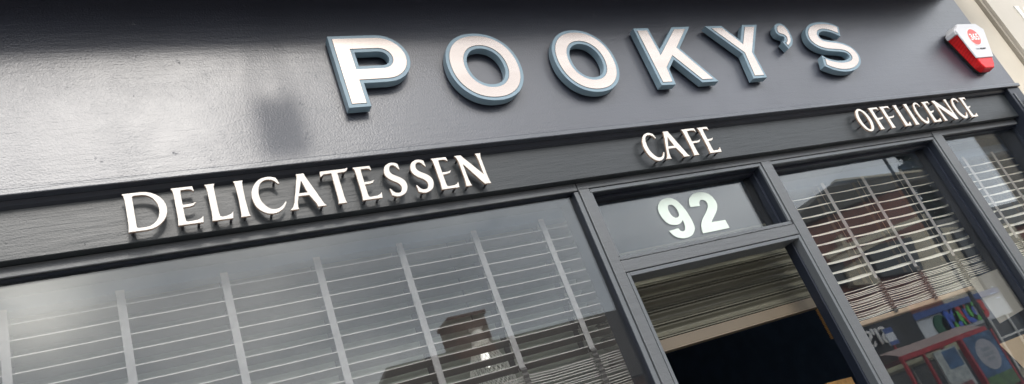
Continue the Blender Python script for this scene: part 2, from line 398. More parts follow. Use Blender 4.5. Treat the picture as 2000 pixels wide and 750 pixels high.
# ------------------------------------------------------------------ POOKY'S
LF, LB = -.100, -.068
def big_letter(ch, loops, label):
    """loops: outline then holes, in wall X,Z on the letter's front plane"""
    xs = [p[0] for p in loops[0]]; zs = [p[1] for p in loops[0]]
    root = thing('fascia_letter', label, 'sign letter', ((min(xs) + max(xs)) / 2, FY, min(zs)), 'silver faced letters of the shop name')
    MB().prism(loops[0], LF, LB, loops[1:]).build('letter_body', M['letter_side'], root, smooth=True, bevel=.0008)
    ins = [inset(loops[0], .0140)] + [inset(h, -.0140) for h in loops[1:]]
    MB().prism(ins[0], LF - .0022, LF - .0004, ins[1:]).build('face_plate', M['brushed'], root)
    # black strip painting the shade in the gap round the plate
    gp = MB().prism(inset(ins[0], -.0011), LF - .0007, LF + .0006, [inset(h, .0011) for h in ins[1:]]); gp.build('plate_gap_shade', M['rubber'], root)
    cx = sum(xs) / len(xs)
    for q in (loops[0][0], loops[0][len(loops[0]) // 2]):
        c = Vector(q) + (Vector((cx, (min(zs) + max(zs)) / 2)) - Vector(q)) * .12
        MB().tube([(c.x, LB - .001, c.y), (c.x, FY + .002, c.y)], .006, 8).build('fixing_stud', M['stud'], root)
    return root
def ellipse(c, rx, rz, n=56, p=2.15):
    out = []
    for i in range(n):
        t = 2 * math.pi * i / n; a, b = math.cos(t), math.sin(t)
        out.append((c[0] + rx * math.copysign(abs(a) ** (2 / p), a), c[1] + rz * math.copysign(abs(b) ** (2 / p), b)))
    return out
y = LF
# P
o, s = (600, 40), 3.75
zt = U(638.1, 71.2, y)[1]; zb = U(682.1, 210.7, y)[1]; x0 = U(660, 141, y)[0]
x1 = U(726.7, 209.9, y)[0]; xr = U(805.9, 128, y)[0]
za = U(600 + 425 / 3.75, 40 + 458 / 3.75, y)[1]
def bowl(xs, xr, z0, z1, n=14):
    r = (z1 - z0) / 2; c = ((xr - r * 1.02), (z0 + z1) / 2)
    return [(c[0] + r * 1.02 * math.cos(t), c[1] + r * math.sin(t)) for t in [-math.pi / 2 + math.pi * i / n for i in range(n + 1)]]
P_out = [(x0, zt), (x0, zb), (x1, zb), (x1, za)] + bowl(x1, xr, za, zt)
ci = [U(600 + a / 3.75, 40 + b / 3.75, y) for a, b in ((345, 232), (380, 333), (540, 330), (520, 228), (608, 300))]
zi0, zi1 = (ci[1][1] + ci[2][1]) / 2, (ci[0][1] + ci[3][1]) / 2
xi0 = (ci[0][0] + ci[1][0]) / 2
P_in = [(xi0, zi1), (xi0, zi0)] + bowl(xi0, ci[4][0], zi0, zi1, 10)
big_letter('P', [P_out, P_in], 'silver letter P, first of the blue-edged shop name, with the brightest face')
# the two O
def O_from(l, r, t, b, il, ir, it, ib):
    X = lambda p: U(*p, y)[0]; Zz = lambda p: U(*p, y)[1]
    oc = ((X(l) + X(r)) / 2, (Zz(t) + Zz(b)) / 2); ic = ((X(il) + X(ir)) / 2, (Zz(it) + Zz(ib)) / 2)
    return [ellipse(oc, (X(r) - X(l)) / 2, (Zz(t) - Zz(b)) / 2), list(reversed(ellipse(((oc[0] + ic[0]) / 2, (oc[1] + ic[1]) / 2), (X(ir) - X(il)) / 2, (Zz(it) - Zz(ib)) / 2, 44)))]
big_letter('O', O_from((870, 119), (1031.4, 160), (928.7, 65.2), (969.5, 195.9), (912, 119), (992.3, 143), (940.7, 94.7), (962.3, 164.7)),
           'silver letter O right after the P of the blue-edged shop name')
big_letter('O', O_from((1074.1, 97.6), (1217.4, 146.6), (1123.2, 58.8), (1165.8, 179.7), (1109.7, 101.8), (1182.4, 129.6), (1131.7, 85.8), (1159.4, 150.9)),
           'silver letter O just left of the K in the blue-edged shop name')
K = pxs([(78, 120), (213, 117), (322, 315), (430, 108), (593, 103), (503, 300), (862, 603), (714, 613), (450, 403), (410, 490), (470, 632), (340, 640)], (1220, 30), 4.69, y)
big_letter('K', [K], 'silver letter K with blue sides, above the word CAFE')
Y = pxs([(80, 100), (228, 95), (405, 230), (420, 87), (553, 85), (530, 345), (650, 568), (525, 578), (425, 350)], (1360, 30), 4.69, y)
big_letter('Y', [Y], 'silver letter Y with blue sides, between the K and the apostrophe')
AP = cr(pxs([(106, 160), (114, 132), (140, 120), (182, 130), (225, 170), (255, 220), (272, 270), (268, 315), (235, 352), (180, 290), (197, 278), (200, 256), (190, 241), (150, 228), (118, 200)], (1490, 20), 4.686, y), k=4, sharp=(8, 9))
big_letter("'", [AP], 'small silver apostrophe, smallest piece of the blue-edged shop name')
S = cr(pxs([(695, 155), (640, 127), (560, 110), (480, 112), (420, 133), (392, 175), (397, 232), (432, 290), (500, 340), (580, 368), (660, 376), (735, 382), (778, 400), (795, 425), (782, 446), (740, 459), (680, 460), (600, 442), (540, 412),
            (567, 510), (640, 540), (720, 559), (800, 558), (860, 535), (893, 492), (893, 440), (866, 388), (815, 340), (750, 306), (680, 286), (600, 275), (545, 264), (518, 242), (512, 216), (532, 196), (575, 191), (635, 206), (710, 238)], (1490, 20), 4.686, y), k=3, sharp=(0, 18, 19, 37))
big_letter('S', [S], 'silver letter S with blue sides, last of the shop name after the apostrophe')

# ------------------------------------------------------------------ flared serif letters on the name board
SF, SB = BY - .034, BY - .026
st_w = .165
def g_I(w):
    c = w / 2; a = .082
    return [[(c - .115, 0), (c + .115, 0), (c + .093, .05), (c + a, .2), (c + a - .008, .5), (c + a, .8), (c + .093, .95), (c + .115, 1), (c - .115, 1), (c - .093, .95), (c - a, .8), (c - a + .008, .5), (c - a, .2), (c - .093, .05)]]
def stem(x=0): return x, x + .175
def g_E(w):
    s = .17
    return [[(-.01, 0), (w - .02, 0.0), (w, .17), (w - .05, .115), (w - .14, .08), (s + .05, .07), (s + .005, .09), (s - .005, .20), (s - .005, .455), (.55 * w, .46), (.72 * w, .485), (.83 * w, .56), (.62 * w, .53), (s - .005, .525), (s - .005, .82), (s + .005, .925), (.60 * w, .93), (.74 * w, .91), (.80 * w, .865), (.83 * w, .87), (.80 * w, 1), (-.03, 1), (0, .94), (.012, .8), (.012, .2), (0, .06)]]
def g_F(w):
    s = .175
    return [[(-.015, 0), (s + .03, 0), (s + .002, .06), (s - .006, .2), (s - .006, .44), (.72 * w, .45), (.88 * w, .475), (w, .55), (.75 * w, .518), (s - .006, .513), (s - .006, .82), (s + .005, .925), (.72 * w, .93), (.88 * w, .91), (.95 * w, .865), (.985 * w, .87), (.96 * w, 1), (-.03, 1), (0, .94), (.012, .8), (.012, .2), (0, .06)]]
def g_L(w):
    s = .175
    return [[(-.01, 0), (w - .03, 0.0), (w, .18), (w - .06, .12), (w - .16, .085), (s + .06, .075), (s + .005, .10), (s - .006, .22), (s - .006, .82), (s, .94), (s + .03, 1), (-.03, 1), (0, .94), (.012, .8), (.012, .2), (0, .06)]]
def g_D(w):
    out = [(-.015, 0), (.42 * w, .0)] + [(.42 * w + .58 * w * math.sin(t), .5 - .5 * math.cos(t)) for t in [math.pi * i / 14 for i in range(1, 14)]] + [(.42 * w, 1), (-.03, 1), (0, .94), (.012, .8), (.012, .2), (0, .06)]
    inn = [(.17, .10), (.17, .90), (.20, .925), (.42 * w, .925)] + [(.42 * w + (.58 * w - .165) * math.sin(t), .5 + .425 * math.cos(t)) for t in [math.pi * i / 12 for i in range(1, 12)]] + [(.42 * w, .075), (.20, .075)]
    return [out, inn]
def g_O(w):
    return [ellipse((w / 2, .5), w / 2, .52, 40, 2), list(reversed(ellipse((w / 2, .5), w / 2 - .145, .435, 32, 2)))]
def g_C(w):
    o = cr([(.93 * w, .80), (.86 * w, .965), (.62 * w, 1.02), (.30 * w, .955), (.06 * w, .72), (0, .47), (.08 * w, .20), (.32 * w, .015), (.60 * w, -.02), (.85 * w, .07), (w, .23), (.99 * w, .27),
            (.84 * w, .145), (.66 * w, .09), (.45 * w, .13), (.27 * w, .32), (.22 * w, .53), (.27 * w, .76), (.42 * w, .91), (.62 * w, .94), (.78 * w, .89), (.88 * w, .79)], k=3, sharp=(0, 1, 10, 11, 21))
    return [o]
def g_S(w):
    o = cr([(.86 * w, .78), (.84 * w, .96), (.66 * w, 1.01), (.40 * w, 1.01), (.12 * w, .92), (.0, .74), (.06 * w, .60), (.26 * w, .48), (.52 * w, .39), (.66 * w, .29), (.66 * w, .19), (.56 * w, .10), (.38 * w, .075), (.20 * w, .12), (.05 * w, .24), (.02 * w, .23),
            (.05 * w, .03), (.28 * w, -.02), (.52 * w, -.015), (.82 * w, .07), (.98 * w, .24), (.96 * w, .40), (.78 * w, .52), (.50 * w, .62), (.34 * w, .70), (.30 * w, .79), (.36 * w, .89), (.50 * w, .94), (.66 * w, .91), (.81 * w, .80)], k=3, sharp=(0, 1, 14, 15, 16, 29))
    return [o]
def g_A(w):
    out = [(-.02, 0), (.20, 0), (.185, .05), (.205, .20), (.262, .36), (w * .60, .36), (w * .745, .09), (w * .76, 0), (w + .01, 0), (w - .04, .06), (w * .62, .92), (w * .60, 1), (w * .38, 1), (w * .385, .93), (.125, .20), (.06, .07)]
    return [out, [(.29, .44), (w * .475, .80), (w * .575, .44)]]
def g_T(w):
    c = w * .5; a = .083
    return [[(c - .115, 0), (c + .115, 0), (c + .092, .06), (c + a, .2), (c + a - .004, .9), (w * .86, .905), (w * .95, .94), (w, 1.02), (w * .9, 1.0), (0.02, .995), (0, .84), (.04, .86), (.10, .905), (c - a + .004, .91), (c - a, .2), (c - .092, .06)]]
def g_N(w):
    return [[(-.01, 0), (.17, 0), (.145, .06), (.125, .25), (.12, .72), (w - .19, 0), (w + .01, 0), (w - .01, .06), (w - .022, .25), (w - .02, .85), (w, .95), (w + .02, 1), (w - .16, 1), (w - .135, .94), (w - .118, .8), (w - .118, .30), (.145, 1), (-.05, 1), (-.01, .93), (.02, .8), (.02, .2), (.0, .06)]]
GL = dict(I=g_I, E=g_E, F=g_F, L=g_L, D=g_D, O=g_O, C=g_C, S=g_S, A=g_A, T=g_T, N=g_N)
zb_ = U(230 + 130 / 5.77, 350 + 598 / 5.77, SF)[1]; zt_ = U(230 + 58 / 5.77, 350 + 168 / 5.77, SF)[1]
def small_letter(ch, pa, pb, o, s, label, group, zb, zt, serif=0):
    xa = U(o[0] + pa[0] / s, o[1] + pa[1] / s, SF)[0]; xb = U(o[0] + pb[0] / s, o[1] + pb[1] / s, SF)[0]
    H = zt - zb
    if ch == 'I': c = (xa + xb) / 2; xa, xb = c - .115 * H, c + .115 * H
    w = (xb - xa) / H
    loops = [[(xa + p[0] * H, zb + p[1] * H) for p in l] for l in GL[ch](w)]
    root = thing('name_board_letter', label, 'sign letter', ((xa + xb) / 2, BY, zb), group)
    MB().prism(loops[0], SF, SF + .003, loops[1:]).build('letter_face', M['white_letter'], root, smooth=True, bevel=.0004)
    MB().prism(loops[0], SF + .0031, SB, loops[1:]).build('letter_back', M['letter_edge'], root)
    pts = {'I': [(.5, .06), (.5, .94)], 'L': [(.09, .06), (.09, .9), (w - .06, .05)], 'C': [(.5 * w, .02), (.1 * w, .45), (.82 * w, .93)], 'O': [(.10 * w, .65), (.12 * w, .3), (.85 * w, .5)], 'S': [(.3 * w, .03), (.12 * w, .8), (.85 * w, .25)],
           'A': [(.08, .05), (w - .08, .05), (.5 * w, .93)], 'T': [(.5 * w, .06), (.08, .92), (w - .1, .94)], 'N': [(.09, .05), (w - .08, .05), (.06, .92)], 'D': [(.08, .05), (.09, .92), (.9 * w, .4)],
           'E': [(.09, .05), (.8 * w, .04), (.09, .92)], 'F': [(.09, .05), (.09, .92)]}[ch]
    for q in pts:
        qx = xa + (q[0] if ch != 'I' else q[0] * w) * H; qz = zb + q[1] * H
        MB().tube([(qx, SB, qz), (qx, BY + .001, qz)], .0038, 8).build('fixing_stud', M['stud'], root)
WA = (230, 350); WB = (400, 320); WC = (560, 300); WD = (740, 280)
g1 = 'cut letters of the word DELICATESSEN'
rows = [('D', (95, 390), (556, 330), WA, 'white flared letter D that opens the word DELICATESSEN'),
        ('E', (650, 320), (978, 480), WA, 'white letter E between D and L in DELICATESSEN'),
        ('L', (50, 440), (335, 600), WB, 'white letter L, third in the word DELICATESSEN'),
        ('I', (372, 400), (466, 395), WB, 'white letter I, single flared stem in DELICATESSEN'),
        ('C', (533, 380), (925, 450), WB, 'white letter C in the word DELICATESSEN'),
        ('A', (55, 648), (450, 588), WC, 'white letter A in the word DELICATESSEN'),
        ('T', (372, 235), (688, 172), WC, 'white letter T in the word DELICATESSEN'),
        ('E', (812, 350), (1088, 490), WC, 'white letter E straight after the T of DELICATESSEN'),
        ('S', (60, 330), (328, 490), WD, 'white letter S, first of the double S in DELICATESSEN'),
        ('S', (355, 285), (620, 440), WD, 'white letter S, second of the double S in DELICATESSEN'),
        ('E', (658, 350), (912, 480), WD, 'white letter E next to the final N of DELICATESSEN'),
        ('N', (940, 340), (1235, 370), WD, 'white letter N that ends the word DELICATESSEN')]
for ch, pa, pb, o, lab in rows: small_letter(ch, pa, pb, o, 5.77, lab, g1, zb_, zt_)
zbc = U(1240 + 980 / 6.82, 230 + 473 / 6.82, SF)[1]; ztc = U(1240 + 862 / 6.82, 230 + 130 / 6.82, SF)[1]
g2 = 'cut letters of the word CAFE'
for ch, pa, pb, lab in [('C', (95, 340), (402, 480), 'white letter C that opens the word CAFE'), ('A', (430, 555), (730, 505), 'white letter A in the word CAFE'),
                        ('F', (708, 320), (872, 290), 'white letter F in the word CAFE'), ('E', (922, 300), (1158, 440), 'white letter E that ends the word CAFE')]:
    small_letter(ch, pa, pb, (1240, 230), 6.82, lab, g2, zbc, ztc)
zbo = U(1650 + 865 / 7.5, 180 + 500 / 7.5, SF)[1]; zto = U(1650 + 740 / 7.5, 180 + 190 / 7.5, SF)[1]
g3 = 'cut letters of the words OFF LICENCE'
oA, oB = (1650, 180), (1780, 170)
for ch, pa, pb, o, lab in [('O', (155, 340), (437, 480), oA, 'white letter O that opens OFF LICENCE'), ('F', (440, 385), (556, 355), oA, 'white letter F next to the O of OFF LICENCE'),
                           ('F', (606, 370), (727, 345), oA, 'white letter F, second of the pair in OFF LICENCE'), ('L', (803, 345), (990, 485), oA, 'white letter L that opens LICENCE'),
                           ('I', (945, 325), (1002, 318), oA, 'white letter I in the word LICENCE'), ('C', (22, 300), (262, 470), oB, 'white letter C in LICENCE, beside the I'),
                           ('E', (244, 360), (445, 485), oB, 'white letter E in LICENCE, between C and N'), ('N', (400, 345), (600, 330), oB, 'white letter N in the word LICENCE'),
                           ('C', (568, 215), (812, 375), oB, 'white letter C in LICENCE, between N and the last E'), ('E', (790, 290), (975, 408), oB, 'white letter E that ends LICENCE, nearest the alarm box')]:
    small_letter(ch, pa, pb, o, 7.5, lab, g3, zbo, zto)

# ------------------------------------------------------------------ 92 on the fanlight
y = .0695
nine = cr(pxs([(125, 270), (140, 225), (180, 192), (240, 183), (300, 205), (350, 250), (400, 310), (450, 390), (480, 460), (482, 500), (460, 545), (410, 572), (350, 577), (290, 558), (232, 507),
               (325, 478), (340, 500), (365, 510), (385, 500), (390, 470), (380, 430), (366, 398), (345, 430), (300, 448), (240, 440), (190, 405), (150, 355), (130, 310)], (1260, 350), 5, y), k=4, sharp=(14, 15, 21))
hole = cr(pxs([(220, 270), (240, 250), (270, 255), (305, 290), (328, 335), (325, 365), (300, 377), (265, 360), (235, 320)], (1260, 350), 5, y), k=4)
two = cr(pxs([(442, 272), (428, 230), (430, 190), (460, 150), (510, 130), (560, 128), (620, 145), (670, 190), (702, 250), (700, 300), (680, 350), (658, 395), (650, 420), (783, 397), (823, 477), (565, 530), (550, 480), (550, 430), (565, 380), (598, 315), (612, 262), (600, 225), (575, 205), (545, 203), (530, 220), (528, 240), (535, 262)], (1260, 350), 5, y), k=4, sharp=(0, 12, 13, 14, 15, 26))
for lp, lab in (([nine, hole], 'pale frosted numeral 9 stuck on the glass over the doorway'), ([two], 'pale frosted numeral 2 stuck on the glass over the doorway')):
    ob = MB().prism(lp[0], y - .0008, y, lp[1:]).build('house_numeral', M['vinyl'])
    recentre(ob, (lp[0][0][0], y, lp[0][0][1])); tag(ob, lab, 'number', 'numerals on the fanlight')

# ------------------------------------------------------------------ alarm bell box
xc, zT, zS, zB, wT, wS, wB = 4.354, Z(1.580), Z(1.540), Z(1.292), .086, .138, .069
yb = FY - .004
yfr = lambda z: FY - .087 + .030 * (zT - z) / (zT - zB)       # the face leans back towards the bottom
root = thing('alarm_box', 'white and red alarm box at the end of the dark fascia, above OFF LICENCE', 'alarm box', (xc, FY, zB))
def shield(e): return [(xc - wT - e * .5, zT + e), (xc + wT + e * .5, zT + e), (xc + wS + e, zS), (xc + wB + e, zB + .026 - e), (xc + wB * .62, zB - e), (xc - wB * .62, zB - e), (xc - wB - e, zB + .026 - e), (xc - wS - e, zS)]
def loft(mb, a, fa, b, fb):
    n = len(a); vs = [(p[0], fa(p[1]) if callable(fa) else fa, p[1]) for p in a] + [(p[0], fb(p[1]) if callable(fb) else fb, p[1]) for p in b]
    return mb.add(vs, [(i, (i + 1) % n, (i + 1) % n + n, i + n) for i in range(n)] + [tuple(range(n)), tuple(reversed(range(n, 2 * n)))])
loft(MB(), shield(-.006), yb - .010, shield(-.006), yb + .0035).build('back_plate', M['rubber'], root, bevel=.001)
loft(MB(), shield(-.006), lambda z: yfr(z) + .003, shield(-.001), yb - .0105).build('strobe_lens', M['lens'], root, bevel=.005)
zcut = Z(1.362)
def clipped(e):
    p = shield(e); t = (zS - zcut) / (zS - (zB + .026 - e)); xw = (wS + e) + ((wB + e) - (wS + e)) * t
    return [p[0], p[1], p[2], (xc + xw, zcut), (xc - xw, zcut), p[7]]
loft(MB(), clipped(-.003), lambda z: yfr(z) - .002, clipped(.0), lambda z: yfr(z) + .004).build('cover', M['plastic'], root, bevel=.002)
hp = [(xc - wS - .001, zS - .022), (xc - wS - .001, zS), (xc - wT, zT + .001), (xc + wT, zT + .001), (xc + wS + .001, zS), (xc + wS + .001, zS - .022)]
hq = [(xc - wS - .003, zS - .022), (xc - wS - .003, zS + .001), (xc - wT - .001, zT + .004), (xc + wT + .001, zT + .004), (xc + wS + .003, zS + .001), (xc + wS + .003, zS - .022)]
MB().add([(p[0], yfr(p[1]) + .0045, p[1]) for p in hp] + [(p[0], yb - .014, p[1]) for p in hq], [(i, i + 1, i + 7, i + 6) for i in range(5)] + [tuple(range(6)), tuple(reversed(range(6, 12))), (5, 0, 6, 11)]).build('hood', M['plastic'], root, bevel=.003)
circ = lambda c, r, n=40: [(c[0] + r * math.cos(2 * math.pi * i / n), c[1] + r * math.sin(2 * math.pi * i / n)) for i in range(n)]
bc = (xc, Z(1.492)); slope = .030 / (zT - zB)
def lean(o):
    for v in o.data.vertices:
        v.co.y += (yfr(v.co.z + wloc(root).z) - yfr(bc[1]))
    return o
y0_ = yfr(bc[1]) - .002
lean(MB().prism(circ(bc, .055), y0_ - .0010, y0_ - .0002).build('badge_ring', M['print_white'], root))
lean(MB().prism(circ(bc, .0505), y0_ - .0018, y0_ - .0011).build('badge', M['badge'], root))
lean(text_mesh('365', .056, .001, bc[0], y0_ - .0026, bc[1] - .0195, M['print_white'], root, 'badge_number', bold=.0012))
lean(text_mesh('YOUR', .0125, .0006, bc[0] - .028, y0_ - .0008, bc[1] - .080, M['print_grey'], root, 'maker_name'))
lean(text_mesh('SECURITY', .0125, .0006, bc[0] + .022, y0_ - .0008, bc[1] - .080, M['rubber'], root, 'maker_name', bold=.0004))

# ------------------------------------------------------------------ floodlight bracketed off the cornice (just above the picture, its soft shade falls on the fascia)
fl = thing('floodlight', 'small square floodlight on two bent arms under the dark cornice', 'floodlight', (.64, -.46, Z(2.05)))
FX, FYY, FZ = .595, -.51, 1.665
MB().box(FX - .075, FX + .075, FYY - .02, FYY + .02, Z(FZ - .135), Z(FZ + .08)).build('housing', M['rubber'], fl, bevel=.008)
for dx in (-.05, .05):
    MB().tube([(FX + dx, FYY, Z(FZ + .085)), (FX + dx * 1.1, FYY, Z(FZ + .14)), (FX + dx * .8, FYY + .04, Z(FZ + .22)), (FX + dx * .8, -.463, Z(2.05))], .006, 8).build('arm', M['rubber'], fl, smooth=True)

# ------------------------------------------------------------------ neighbour shop on the right
nb = thing('neighbour_shop', 'beige painted shopfront adjoining the dark shop on the right', 'shop', (4.7, 0, 0))
MB().box(XR + .001, 4.818, FY + .002, .3, Z(1.12), Z(2.6)).build('party_pier', M['beige'], nb, bevel=.003)
MB().box(4.819, 4.840, FY - .020, .3, Z(1.0), Z(2.6)).build('fascia_edge', M['beige_dark'], nb, bevel=.002)  # shade of the side turned from the light, put into its colour
MB().box(4.841, 7.6, FY - .040, .3, Z(1.0), Z(2.6)).build('fascia_panel', M['beige_panel'], nb, bevel=.002)
MB().box(XR + .03, 4.90, -.24, .3, .01, Z(1.117)).build('pilaster', M['beige'], nb, bevel=.004)
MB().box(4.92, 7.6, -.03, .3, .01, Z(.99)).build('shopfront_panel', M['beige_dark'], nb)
MB().box(XR + .02, 7.6, .0, .3, Z(2.61), Z(5.5)).build('upper_wall', M['brick2'], nb)
yl = FY - .041
zi = U(1982, 13, yl); H = .22
for ch, xx, w, lab in (('I', 0, .23, 'pale raised letter I on the beige fascia beside the dark shop'), ('C', .26, .75, 'pale curved letter beside the pale I on the beige fascia')):
    x_ = zi[0] - .02 + xx * H
    lp = [[(x_ + p[0] * H, zi[1] - H + p[1] * H) for p in l] for l in GL[ch](w)]
    ob = MB().prism(lp[0], yl - .006, yl + .0005, lp[1:]).build('neighbour_letter', M['wall_text']); recentre(ob, (x_, yl, zi[1] - H)); tag(ob, lab, 'sign letter', 'letters of the beige neighbour sign')

# ------------------------------------------------------------------ blinds and shutters inside
def blind(x0, x1, tapes, ztop, zstack, zrail, tilt, yc, label, pitch=.0455, sag0=.001, dark=False):
    root = thing('venetian_blind', label, 'blind', ((x0 + x1) / 2, yc, Z(zrail)), 'venetian blinds behind the shop windows')
    sl = MB(); nx = 40; TH = .003 if dark else .0018
    def slat(z, tl, sag=.0035, jit=0):
        W = .050; cs, sn = math.cos(tl), math.sin(tl); vs = []; ts = sorted(tapes)
        for i in range(nx + 1):
            x = x0 + (x1 - x0) * i / nx
            # sag between the tapes
            lo = max([t for t in ts if t <= x], default=x0); hi = min([t for t in ts if t > x], default=x1)
            u = (x - lo) / max(1e-4, hi - lo); dz = -sag * math.sin(math.pi * min(1, max(0, u)))
            for k, (a, h) in enumerate(((-.5, 0), (0, .001), (.5, 0))):
                vs.append((x, yc + a * W * cs, Z(z) + dz + a * W * sn + h))
            for k, (a, h) in enumerate(((-.5, 0), (0, .001), (.5, 0))):
                vs.append((x, yc + a * W * cs, Z(z) + dz + a * W * sn + h - TH))
        fs = []
        for i in range(nx):
            a, b = i * 6, (i + 1) * 6
            fs += [(a, a + 1, b + 1, b), (a + 1, a + 2, b + 2, b + 1), (a + 3, b + 3, b + 4, a + 4), (a + 4, b + 4, b + 5, a + 5), (a, b, b + 3, a + 3), (a + 2, a + 5, b + 5, b + 2)]
        fs += [(0, 3, 4, 1), (1, 4, 5, 2)]
        sl.add(vs, fs)
    z = ztop
    while z > zstack + .01:
        slat(z, tilt + random.uniform(-.012, .012), sag=sag0); z -= pitch
    z = zstack
    while z > zrail + .006:
        slat(z + random.uniform(-.0012, .0012), rad(random.uniform(7, 15)), sag=random.uniform(.002, .006)); z -= .0095
    so_ = sl.build('slats', M['slat_dark'] if dark else M['slat'], root, smooth=True)
    so_.data.materials.append(M['slat_edge_lit'])
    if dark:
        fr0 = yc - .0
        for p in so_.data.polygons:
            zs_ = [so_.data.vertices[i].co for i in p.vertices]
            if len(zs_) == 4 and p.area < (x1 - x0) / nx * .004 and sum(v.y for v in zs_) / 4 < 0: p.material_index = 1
    rl = MB(); rl.box(x0, x1, yc - .026, yc + .026, Z(zrail - .022), Z(zrail)); rl.build('bottom_rail', M['slat_brown'], root, bevel=.006)
    MB().box(x0, x1, yc - .024, yc + .028, Z(ztop + .04), Z(ztop + .085)).build('head_rail', M['ceiling'], root)
    for t in tapes:
        fr = MB(); bk = MB(); cd = MB()
        zz = zstack + .02
        fr.box(t - .011, t + .011, yc - .0310, yc - .0300, Z(zz), Z(ztop + .045))
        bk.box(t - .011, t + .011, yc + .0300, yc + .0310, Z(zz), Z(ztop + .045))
        # slack tape folding out over the stack
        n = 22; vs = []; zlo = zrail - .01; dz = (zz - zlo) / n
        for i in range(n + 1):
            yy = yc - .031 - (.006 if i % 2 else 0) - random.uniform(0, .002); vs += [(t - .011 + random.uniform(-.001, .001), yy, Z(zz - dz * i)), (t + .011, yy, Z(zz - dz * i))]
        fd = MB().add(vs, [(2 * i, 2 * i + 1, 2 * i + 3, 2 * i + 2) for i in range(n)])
        cd.tube([(t, yc, Z(zrail)), (t, yc, Z(ztop + .04))], .0011, 5)
        fr.build('ladder_tape', M['tape'], root); bk.build('rear_ladder_tape', M['tape_shade'], root); cd.build('lift_cord', M['cord'], root); fd.build('slack_tape', M['tape_shade'], root)
    return root
blind(-2.5, 1.545, [.024 + .2785 * k for k in range(-8, 6)], .909, .425, .262, rad(-12), .150, 'wide venetian blind with grey tapes filling the big left window', dark=True)
blind(2.655, 3.80, [2.94, 3.225, 3.52], .858, .396, .262, rad(23), .165, 'half-drawn venetian blind in the window right of the doorway', sag0=.0035)
blind(3.86, 4.55, [4.05, 4.32], .858, .396, .262, rad(25), .155, 'narrow venetian blind in the last window, by the beige neighbour', sag0=.0035)

def shutter(x0, x1, ztop, zbot, yc, label, pitch=.0525, bar=True, mat='shutter'):
    root = thing('roller_shutter', label, 'shutter', ((x0 + x1) / 2, yc, Z(zbot)), 'roller shutters inside the shopfront')
    prof = []; z = zbot + .046
    while z < ztop:
        for u, d in ((0, .0), (.0015, .012), (.0017, -.012), (.0055, -.012), (.0057, .012), (.0095, .012), (.0097, -.008)): prof.append((z + u, d))
        for k in range(1, 9):
            t = k / 9; prof.append((z + .0105 + .0375 * t, -.008 + .026 * math.sin(math.pi * t)))
        prof.append((z + .049, -.002)); z += pitch
    vs = []; n = len(prof)
    for x in (x0, x1): vs += [(x, yc + d, Z(zz)) for zz, d in prof]
    MB().add(vs, [(i, i + 1, n + i + 1, n + i) for i in range(n - 1)]).build('curtain', M[mat], root)
    if bar:
        b = MB(); b.box(x0, x1, yc - .012, yc + .02, Z(zbot), Z(zbot + .044)); b.box(x0, x1, yc - .028, yc + .02, Z(zbot - .004), Z(zbot - .0005))
        b.build('bottom_bar', M['shutter_bar'], root, bevel=.002)
    return root
shutter(1.52, 2.64, .78, .378, .200, 'corrugated roller shutter half down in the open doorway')
shutter(-2.5, 1.85, 1.15, .20, .480, 'grey corrugated roller shutter behind the blind of the big left window', mat='shutter_grey')

# ------------------------------------------------------------------ things inside
LY_ = .275
lx, lt = U(924, 628, LY_); nk = U(935, 672, LY_)[1]
lamp = thing('mesh_lamp', 'white wire mesh pendant lamp with a small cap hanging behind the wide blind', 'lamp', (lx, LY_, nk - .20))
k_ = (lt - nk)
MB().lathe([(.0, .0), (.005, 0), (.006, -.1 * k_), (.021, -.16 * k_), (.027, -.36 * k_), (.018, -.44 * k_), (.023, -.55 * k_), (.033, -1.0 * k_), (.0, -1.0 * k_)], (lx, LY_, lt), 28).build('cap', M['lamp_white'], lamp, smooth=True)
cage = MB(); nw = 26
prof_r = lambda t: .030 + .046 * math.sin(min(1, t * 1.6) * math.pi / 2) - .012 * max(0, t - .7)
for sgn in (1, -1):
    for k in range(nw):
        cage.tube([(lx + prof_r(i / 16) * math.cos(2 * math.pi * k / nw + sgn * i * .13), LY_ + prof_r(i / 16) * math.sin(2 * math.pi * k / nw + sgn * i * .13), nk - .24 * i / 16) for i in range(17)], .0011, 4, cap=False)
cage.build('wire_shade', M['lamp_white'], lamp)
MB().tube([(lx, LY_, lt), (lx, LY_, 2.94)], .002, 6).build('flex', M['rubber'], lamp)
MB().lathe([(.0, -.02), (.010, -.03), (.016, -.05), (.012, -.08), (.0, -.09)], (lx, LY_, nk), 16).build('bulb', M['bulb_glow'], lamp, smooth=True)

bx, bz = U(1596, 603, .34)
am = MB()
for k in range(20): am.box(bx - .010 + .0012 * (k % 3), bx + .03 + .002 * (k % 2), .33, .345, bz - .0075 * k, bz - .0075 * k + .005)
ob = am.build('bamboo_blind', M['amber']); recentre(ob, (bx, .34, bz - .15)); tag(ob, 'narrow amber bamboo blind edge hanging inside the doorway', 'blind')
cxp = [U(*p, .45) for p in ((1615, 748), (1663, 736), (1690, 790), (1640, 800))]
ob = MB().prism(cxp, .45, .47).build('warm_panel', M['amber']); recentre(ob, (cxp[0][0], .45, cxp[3][1])); tag(ob, 'small warm cream panel low inside the doorway', 'panel')  # plain warm-coloured panel in the amber material
